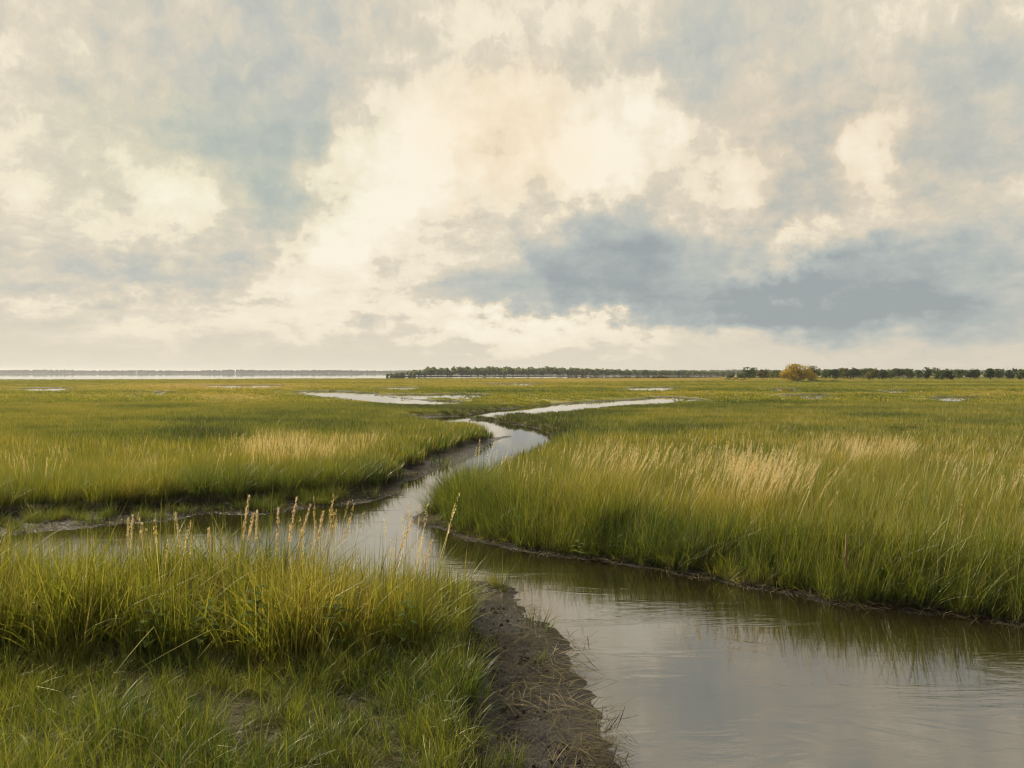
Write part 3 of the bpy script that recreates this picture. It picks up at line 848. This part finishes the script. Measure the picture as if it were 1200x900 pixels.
# right-hand tree line, standing on the marsh edge
tree('tree', 'dark round green tree left of the golden tree, tallest of its small group', 'tree', 878, 445.3, 430.2, 26, L_green, None, 1000, .20, 10, .12)
tree('tree', 'pale green tree between the dark round one and the golden tree', 'tree', 894, 445.1, 432.2, 20, L_olive, None, 700, .20, 8, .15, dist=300)
tree('tree', 'grey green low tree just left of the golden tree', 'tree', 906, 445.2, 432.8, 18, L_far, None, 700, .20, 8, .15, dist=310)
tree('golden_tree', 'broad golden yellow tree standing out on the right of the marsh', 'tree', 931, 448.2, 426.4, 60, L_gold, None, 5200, .15, 26, .06, stems=3, small=.62)
tree('tree', 'olive tree with loose top touching the right side of the golden tree', 'tree', 950, 447.6, 428.4, 26, L_olive, None, 1500, .15, 10, .15, stems=2)
names = ['first small green tree to the right of the golden tree', 'taller dark tree second to the right of the golden tree', 'third tree right of the golden tree, low and pale',
         'fourth tree right of the golden tree, dark and round', 'middle tree of the right tree line with a domed crown', 'low olive tree just past the middle of the right tree line',
         'tall dark tree three quarters along the right tree line', 'pale rounded tree near the right end of the tree line', 'dark tree near the right end of the tree line, beside the pale one',
         'last tree of the painted tree line, dark green']
random.seed(12)
xs_ = [967, 978, 989, 1000, 1012, 1023, 1034, 1044, 1053, 1063]
for i, (px, nm) in enumerate(zip(xs_, names)):
    tree('tree', nm, 'tree', px, 445, 433.8 - random.uniform(0, 2.2) - (1 if i in (1, 4, 6) else 0), random.uniform(17, 25), [L_green, L_dark, L_olive, L_dark, L_green, L_olive, L_dark, L_far, L_dark, L_green][i],
         None, 650, .22, 8, .1, dist=random.uniform(265, 320))
for i in range(13):
    tree('tree', 'dark green tree of the row running off to the far right', 'tree', 1076 + i * 12 + random.uniform(-3, 3), 445, 434.5 - random.uniform(0, 2.5), random.uniform(14, 20),
         [L_green, L_dark][i % 2], 'trees at the far right end of the tree line', 500, .24, 8, .1, dist=random.uniform(265, 330))
# low scrub
def scrub(label, px, py, top, wpx, mat, n=600, leaf=.16, nl=8):
    gx, gy = ground_at(px, py); h = EYE - (top - HOR) * gy / F - .15; w = wpx * gy / F
    t = thing('bush', label, 'bush', (gx, gy, .15))
    mb = MB()
    for i in range(n):
        u = random.uniform(-1, 1); hh = h * (.35 + .65 * math.sqrt(max(0, 1 - u * u)) * (.6 + .4 * math.sin(u * 9 + px)))
        p = Vector((u * w / 2, random.gauss(0, .25) * min(w, 6) * .5, random.random() ** .7 * hh))
        a = Vector((random.gauss(0, 1), random.gauss(0, 1), random.gauss(0, 1))).normalized(); c = a.orthogonal().normalized()
        mb.quad(p, a * leaf * random.uniform(.5, 1.2), c * leaf * .6)
    mb.build('foliage', mat, t)
    for i in range(5):
        sm = MB(); u = random.uniform(-.7, .7) * w / 2
        sm.tube([Vector((u, 0, -.2)), Vector((u + random.gauss(0, .15), random.gauss(0, .1), h * .35)), Vector((u + random.gauss(0, .3), random.gauss(0, .2), h * .6))], [.05, .035, .015], 5)
        sm.build('stem', M_bark, t, True)
scrub('low dark brown scrub at the foot of the golden tree, trailing right', 957, 448.8, 445.2, 62, L_dark, 900, .14)
scrub('low dark scrub at the foot of the leftmost tree of the right group', 862, 446, 442.8, 28, L_dark, 350, .14)
scrub('long low olive scrub on the bay edge in the middle', 738, 444.2, 440.8, 44, L_olive, 600, .17)
scrub('small rounded olive bush on the bay edge, right end of the long scrub', 772, 444.4, 438.4, 17, L_olive, 500, .17)
scrub('tiny dark bush alone on the marsh below the bay edge', 822, 448.3, 446.2, 18, L_dark, 160, .14)

# ------------------------------------------------------------------ far shores and woods
def shore_mound(name, x0, y0, x1, y1, depth, hgt, mat):
    """low strip of land, oval in section"""
    A = Vector((x0, y0, 0)); B = Vector((x1, y1, 0)); n = 40; d = (B - A); nrm = Vector((-d.y, d.x, 0)).normalized()
    v = []; f = []
    for i in range(n + 1):
        t = i / n; e = min(1, 5 * min(t, 1 - t) + .05)
        for k, (o_, zz) in enumerate(((-.5, -.3), (-.42, hgt * .8), (0, hgt), (.42, hgt * .8), (.5, -.3))):
            p = A + d * t + nrm * (o_ * depth * e * (1 + .2 * math.sin(t * 37))); v.append((p.x, p.y, zz))
        if i:
            for k in range(4):
                a = (i - 1) * 5 + k; f.append((a, a + 1, a + 6, a + 5))
    o = mesh_obj(name, v, f, mat, smooth=True); tag(o, kind='structure'); return A, d, nrm
M_shore = flat_mat('shore_turf', (0.10, 0.10, 0.04), .9, 0, 0, .05, .3)
def wood(name, A, d, nrm, depth, n, hmin, hmax, leafn, leaf, mat, label, prof=lambda t: 1, wf=1.0):
    mb = MB()
    tk = []
    for i in range(n):
        t = (i + random.random()) / n; p = A + d * t + nrm * random.uniform(-.35, .35) * depth
        h = random.uniform(hmin, hmax) * prof(t); w = h * random.uniform(.8, 1.3) * wf
        c, _ = crown_mb(w, h, h * .12, leafn, leaf, 6)
        b0 = len(mb.v); mb.v += [q + p for q in c.v]; mb.f += [tuple(k + b0 for k in f) for f in c.f]
    o = mb.build(name, mat); tag(o, label, kind='stuff')
random.seed(5)
a = ((457 - 600) / F * 540, 540.0); bb = ((860 - 600) / F * 700, 700.0)
A, d, nr = shore_mound('far_shore', *a, *bb, 26, .5, M_shore)
prof = lambda t: min(1, .25 + 7 * t) * (1 if t < .45 else (1 - .35 * min(1, (t - .45) * 4)))
wood('far_wood', A, d, nr, 24, 420, 4.6, 7.0, 90, .6, L_far, 'grey green wood along the far side of the bay', prof)
A, d, nr = shore_mound('far_shore', -2300 * .85, 2350, 2300 * .75, 2150, 90, .6, M_shore)
wood('distant_wood', A, d, nr, 60, 1900, 6.0, 8.0, 26, 2.6, L_dark, 'thin dark line of woods on the horizon', lambda t: .85 + .2 * math.sin(t * 25) * math.sin(t * 61), 2.0)

A, d, nr = shore_mound('far_shore', 255 * 380 / 1000, 385, 1100 * 380 / 1000, 360, 30, .7, M_shore)
wood('far_wood', A, d, nr, 18, 330, 3.4, 5.0, 60, .42, L_green, 'green thicket filling the space behind the right tree line', lambda t: min(1, .5 + 4 * t), 1.2)

# ------------------------------------------------------------------ single things in the foreground
random.seed(21)
def z_at(x, y):
    a = np.array([x]); b_ = np.array([y]); s0 = shore(a, b_); return float(ground_z(a, b_, s0, mudness(a, b_))[0])

def stalk(label, tip, base_px, dist, head_len, gold=True, wd=.017, seeds=150):
    """a reed: thin stem, side leaves and a plume; tip = pixel of its top"""
    bx = (base_px - 600) / F * dist; zb = z_at(bx, dist)
    tipv = Vector(((tip[0] - 600) / F * dist, dist + random.uniform(-.1, .1), EYE - (tip[1] - HOR) * dist / F))
    root = Vector((bx, dist, zb))
    t = thing('reed_stalk', label, 'grass stalk', root, 'seed stalks rising from the near clump')
    T_ = tipv - root
    pts = []
    for i in range(9):
        q = i / 8; pts.append(Vector((T_.x * q ** 1.5, T_.y * q, T_.z * q)))
    hl = head_len * dist / F
    sm = MB(); sm.tube(pts[:], [.0055 - .0038 * i / 8 for i in range(9)], 5); sm.build('stem', M_stem, t, True)
    hm = MB(); L0 = T_.length
    def at(q): 
        q = max(0, min(1, q)); return Vector((T_.x * q ** 1.5, T_.y * q, T_.z * q))
    for k in range(seeds):
        u = random.random(); q = 1 - hl / L0 * (1 - u); p = at(q); ax = (at(q + .01) - at(q - .01)).normalized()
        o1 = ax.orthogonal().normalized(); o2 = ax.cross(o1); an = random.uniform(0, 6.28); out = o1 * math.cos(an) + o2 * math.sin(an)
        w0 = wd * (math.sin(math.pi * min(1, (u * .9 + .08))) ** .6) * (.75 + .45 * math.sin(u * 19 + k % 3))
        p = p + out * w0 * random.uniform(.1, .9)
        dv = (ax + out * random.uniform(.3, .8)).normalized() * random.uniform(.022, .042)
        sd = dv.cross(out).normalized() * .0055
        b0 = len(hm.v); hm.v += [p, p + dv * .5 + sd, p + dv, p + dv * .5 - sd]; hm.f.append((b0, b0 + 1, b0 + 2, b0 + 3))
    hm.build('seed_head', M_head if gold else M_headpale, t)
    for k in range(2):
        lm = MB(); q = random.uniform(.25, .5); r0 = at(q); az = random.uniform(-.6, .6) + (math.pi if k else 0)
        dd = Vector((math.cos(az), math.sin(az), 0)); ps = [r0 + dd * (.32 * u) + Vector((0, 0, .26 * u - .24 * u * u)) for u in (0, .25, .5, .75, 1)]
        lm.strip(ps, [.006, .010, .009, .006, .001], Vector((-dd.y, dd.x, .2))); lm.build('leaf', M_stem, t)
    return t
stalk('tallest golden seed stalk, upright, left of the middle of the near clump', (293, 581), 277, 9.75, 52)
stalk('shorter golden seed stalk leaning against the tallest one', (296, 603), 280, 9.7, 32)
stalk('short pale seed stalk just right of the tallest one', (301, 600), 297, 9.85, 34, False)
stalk('upright golden seed stalk with a forked head, left of the two that lean', (325, 597), 321, 9.8, 50)
stalk('big golden seed stalk leaning right, second highest of the near clump', (346, 585), 328, 9.7, 54)
stalk('golden seed stalk bending furthest right over the dark water', (365, 591), 336, 9.8, 52)
stalk('thin seed stalk to the right of the bending ones', (378, 601), 362, 9.9, 34)
stalk('tall slender pale seed stalk standing alone on the left', (209, 601), 218, 9.4, 48, False, .011)
stalk('pale seed stalk at the far left of the near clump', (148, 607), 146, 9.6, 40, False, .012)
stalk('pale seed stalk second from the left, leaning right', (154, 605), 148, 9.65, 42, False, .012)
stalk('broad short pale seed stalk third from the left', (161, 617), 161, 9.5, 30, False, .02)
stalk('fourth seed stalk from the left, leaning left', (174, 620), 181, 9.6, 26, False, .012)
stalk('small golden seed stalk midway between the slender one and the tallest one', (247, 619), 245, 9.7, 28, True, .013)
stalk('orange brown seed stalk leaning right near the right end of the clump', (483, 610), 448, 9.9, 48, True, .014)
stalk('orange seed stalk at the right end of the clump, leaning over the mud', (505, 636), 488, 9.9, 40, True, .014)

def weed(label, px, py, dist, n=9, size=.13):
    x = (px - 600) / F * dist; zb = z_at(x, dist)
    t = thing('leafy_weed', label, 'weed', (x, dist, zb)); h = max(.15, EYE - (py - HOR) * dist / F - zb)
    sm = MB(); pts = [Vector((0, 0, -.03)), Vector((.02, 0, h * .5)), Vector((random.gauss(0, .04), 0, h))]; sm.tube(pts, [.008, .006, .003], 5); sm.build('stem', M_weedstem, t, True)
    for i in range(n):
        q = (i + 1) / n; r0 = pts[0].lerp(pts[2], .25 + .75 * q); az = i * 2.4; dd = Vector((math.cos(az), math.sin(az), 0)); sd = Vector((-dd.y, dd.x, 0)); s = size * (1.25 - .6 * q)
        v = []; f = []
        prof = [(0, .08), (.2, .34), (.45, .46), (.7, .34), (.9, .14), (1, .02)]
        for (u, wv) in prof:
            c = r0 + dd * (s * 1.6 * u) + Vector((0, 0, s * (.9 * u - 1.0 * u * u)))
            v += [c - sd * s * wv + Vector((0, 0, s * .1)), c, c + sd * s * wv + Vector((0, 0, s * .1))]
        for k in range(len(prof) - 1):
            a0 = k * 3; f += [(a0, a0 + 1, a0 + 4, a0 + 3), (a0 + 1, a0 + 2, a0 + 5, a0 + 4)]
        mesh_obj('leaf', v, f, M_weed, t, True)
weed('broad leaved dark green weed at the front left of the near clump', 178, 712, 8.15, 12)
weed('broad leaved weed below the slender seed stalk', 236, 708, 8.2, 12)
weed('tallest broad leaved weed in the middle of the clump front', 300, 690, 8.1, 14)
weed('dark leafy weed between the middle weed and the clump right half', 383, 706, 8.15, 12)
weed('pale leafy weed near the right end of the clump front', 470, 700, 8.2, 12, .10)
weed('small leafy weed at the right foot of the clump beside the mud', 516, 728, 8.4, 10, .08)
weed('small curled leafy plant at the water edge of the right bank', 678, 634, 13.6, 8, .10)

# weathered stake on the right bank
gx, gy = ground_at(992, 697)
st = thing('wooden_stake', 'thin weathered pale stick standing upright at the foot of the right bank', 'stake', (gx, gy, .02))
sm = MB(); sm.tube([Vector((.02, -.02, -.15)), Vector((.015, 0, .2)), Vector((-.02, 0, .42)), Vector((-.005, 0, .62)), Vector((-.01, 0, .82))], [.024, .021, .019, .013, .004], 8)
sm.build('shaft', M_wood, st, True)
sm = MB(); sm.tube([Vector((-.015, 0, .40)), Vector((-.05, 0, .50)), Vector((-.055, 0, .60))], [.010, .007, .003], 6); sm.build('side_twig', M_wood, st, True)

# ------------------------------------------------------------------ haze: one low closed box of even air
HAZE = 0.00017
hz = mesh_obj('haze', [(-11000, -11000, -5), (11000, -11000, -5), (11000, 11000, -5), (-11000, 11000, -5),
                       (-11000, -11000, 16), (11000, -11000, 16), (11000, 11000, 16), (-11000, 11000, 16)],
              [(0, 3, 2, 1), (4, 5, 6, 7), (0, 1, 5, 4), (1, 2, 6, 5), (2, 3, 7, 6), (3, 0, 4, 7)])
m, T = new_mat('haze_air')
pv = T.new('ShaderNodeVolumePrincipled'); pv.inputs['Color'].default_value = (.93, .95, 1.0, 1); pv.inputs['Density'].default_value = HAZE; pv.inputs['Anisotropy'].default_value = .3
o = T.new('ShaderNodeOutputMaterial'); T.l.new(pv.outputs[0], o.inputs['Volume'])
hz.data.materials.append(m); tag(hz, 'thin pale air over the marsh', kind='stuff')
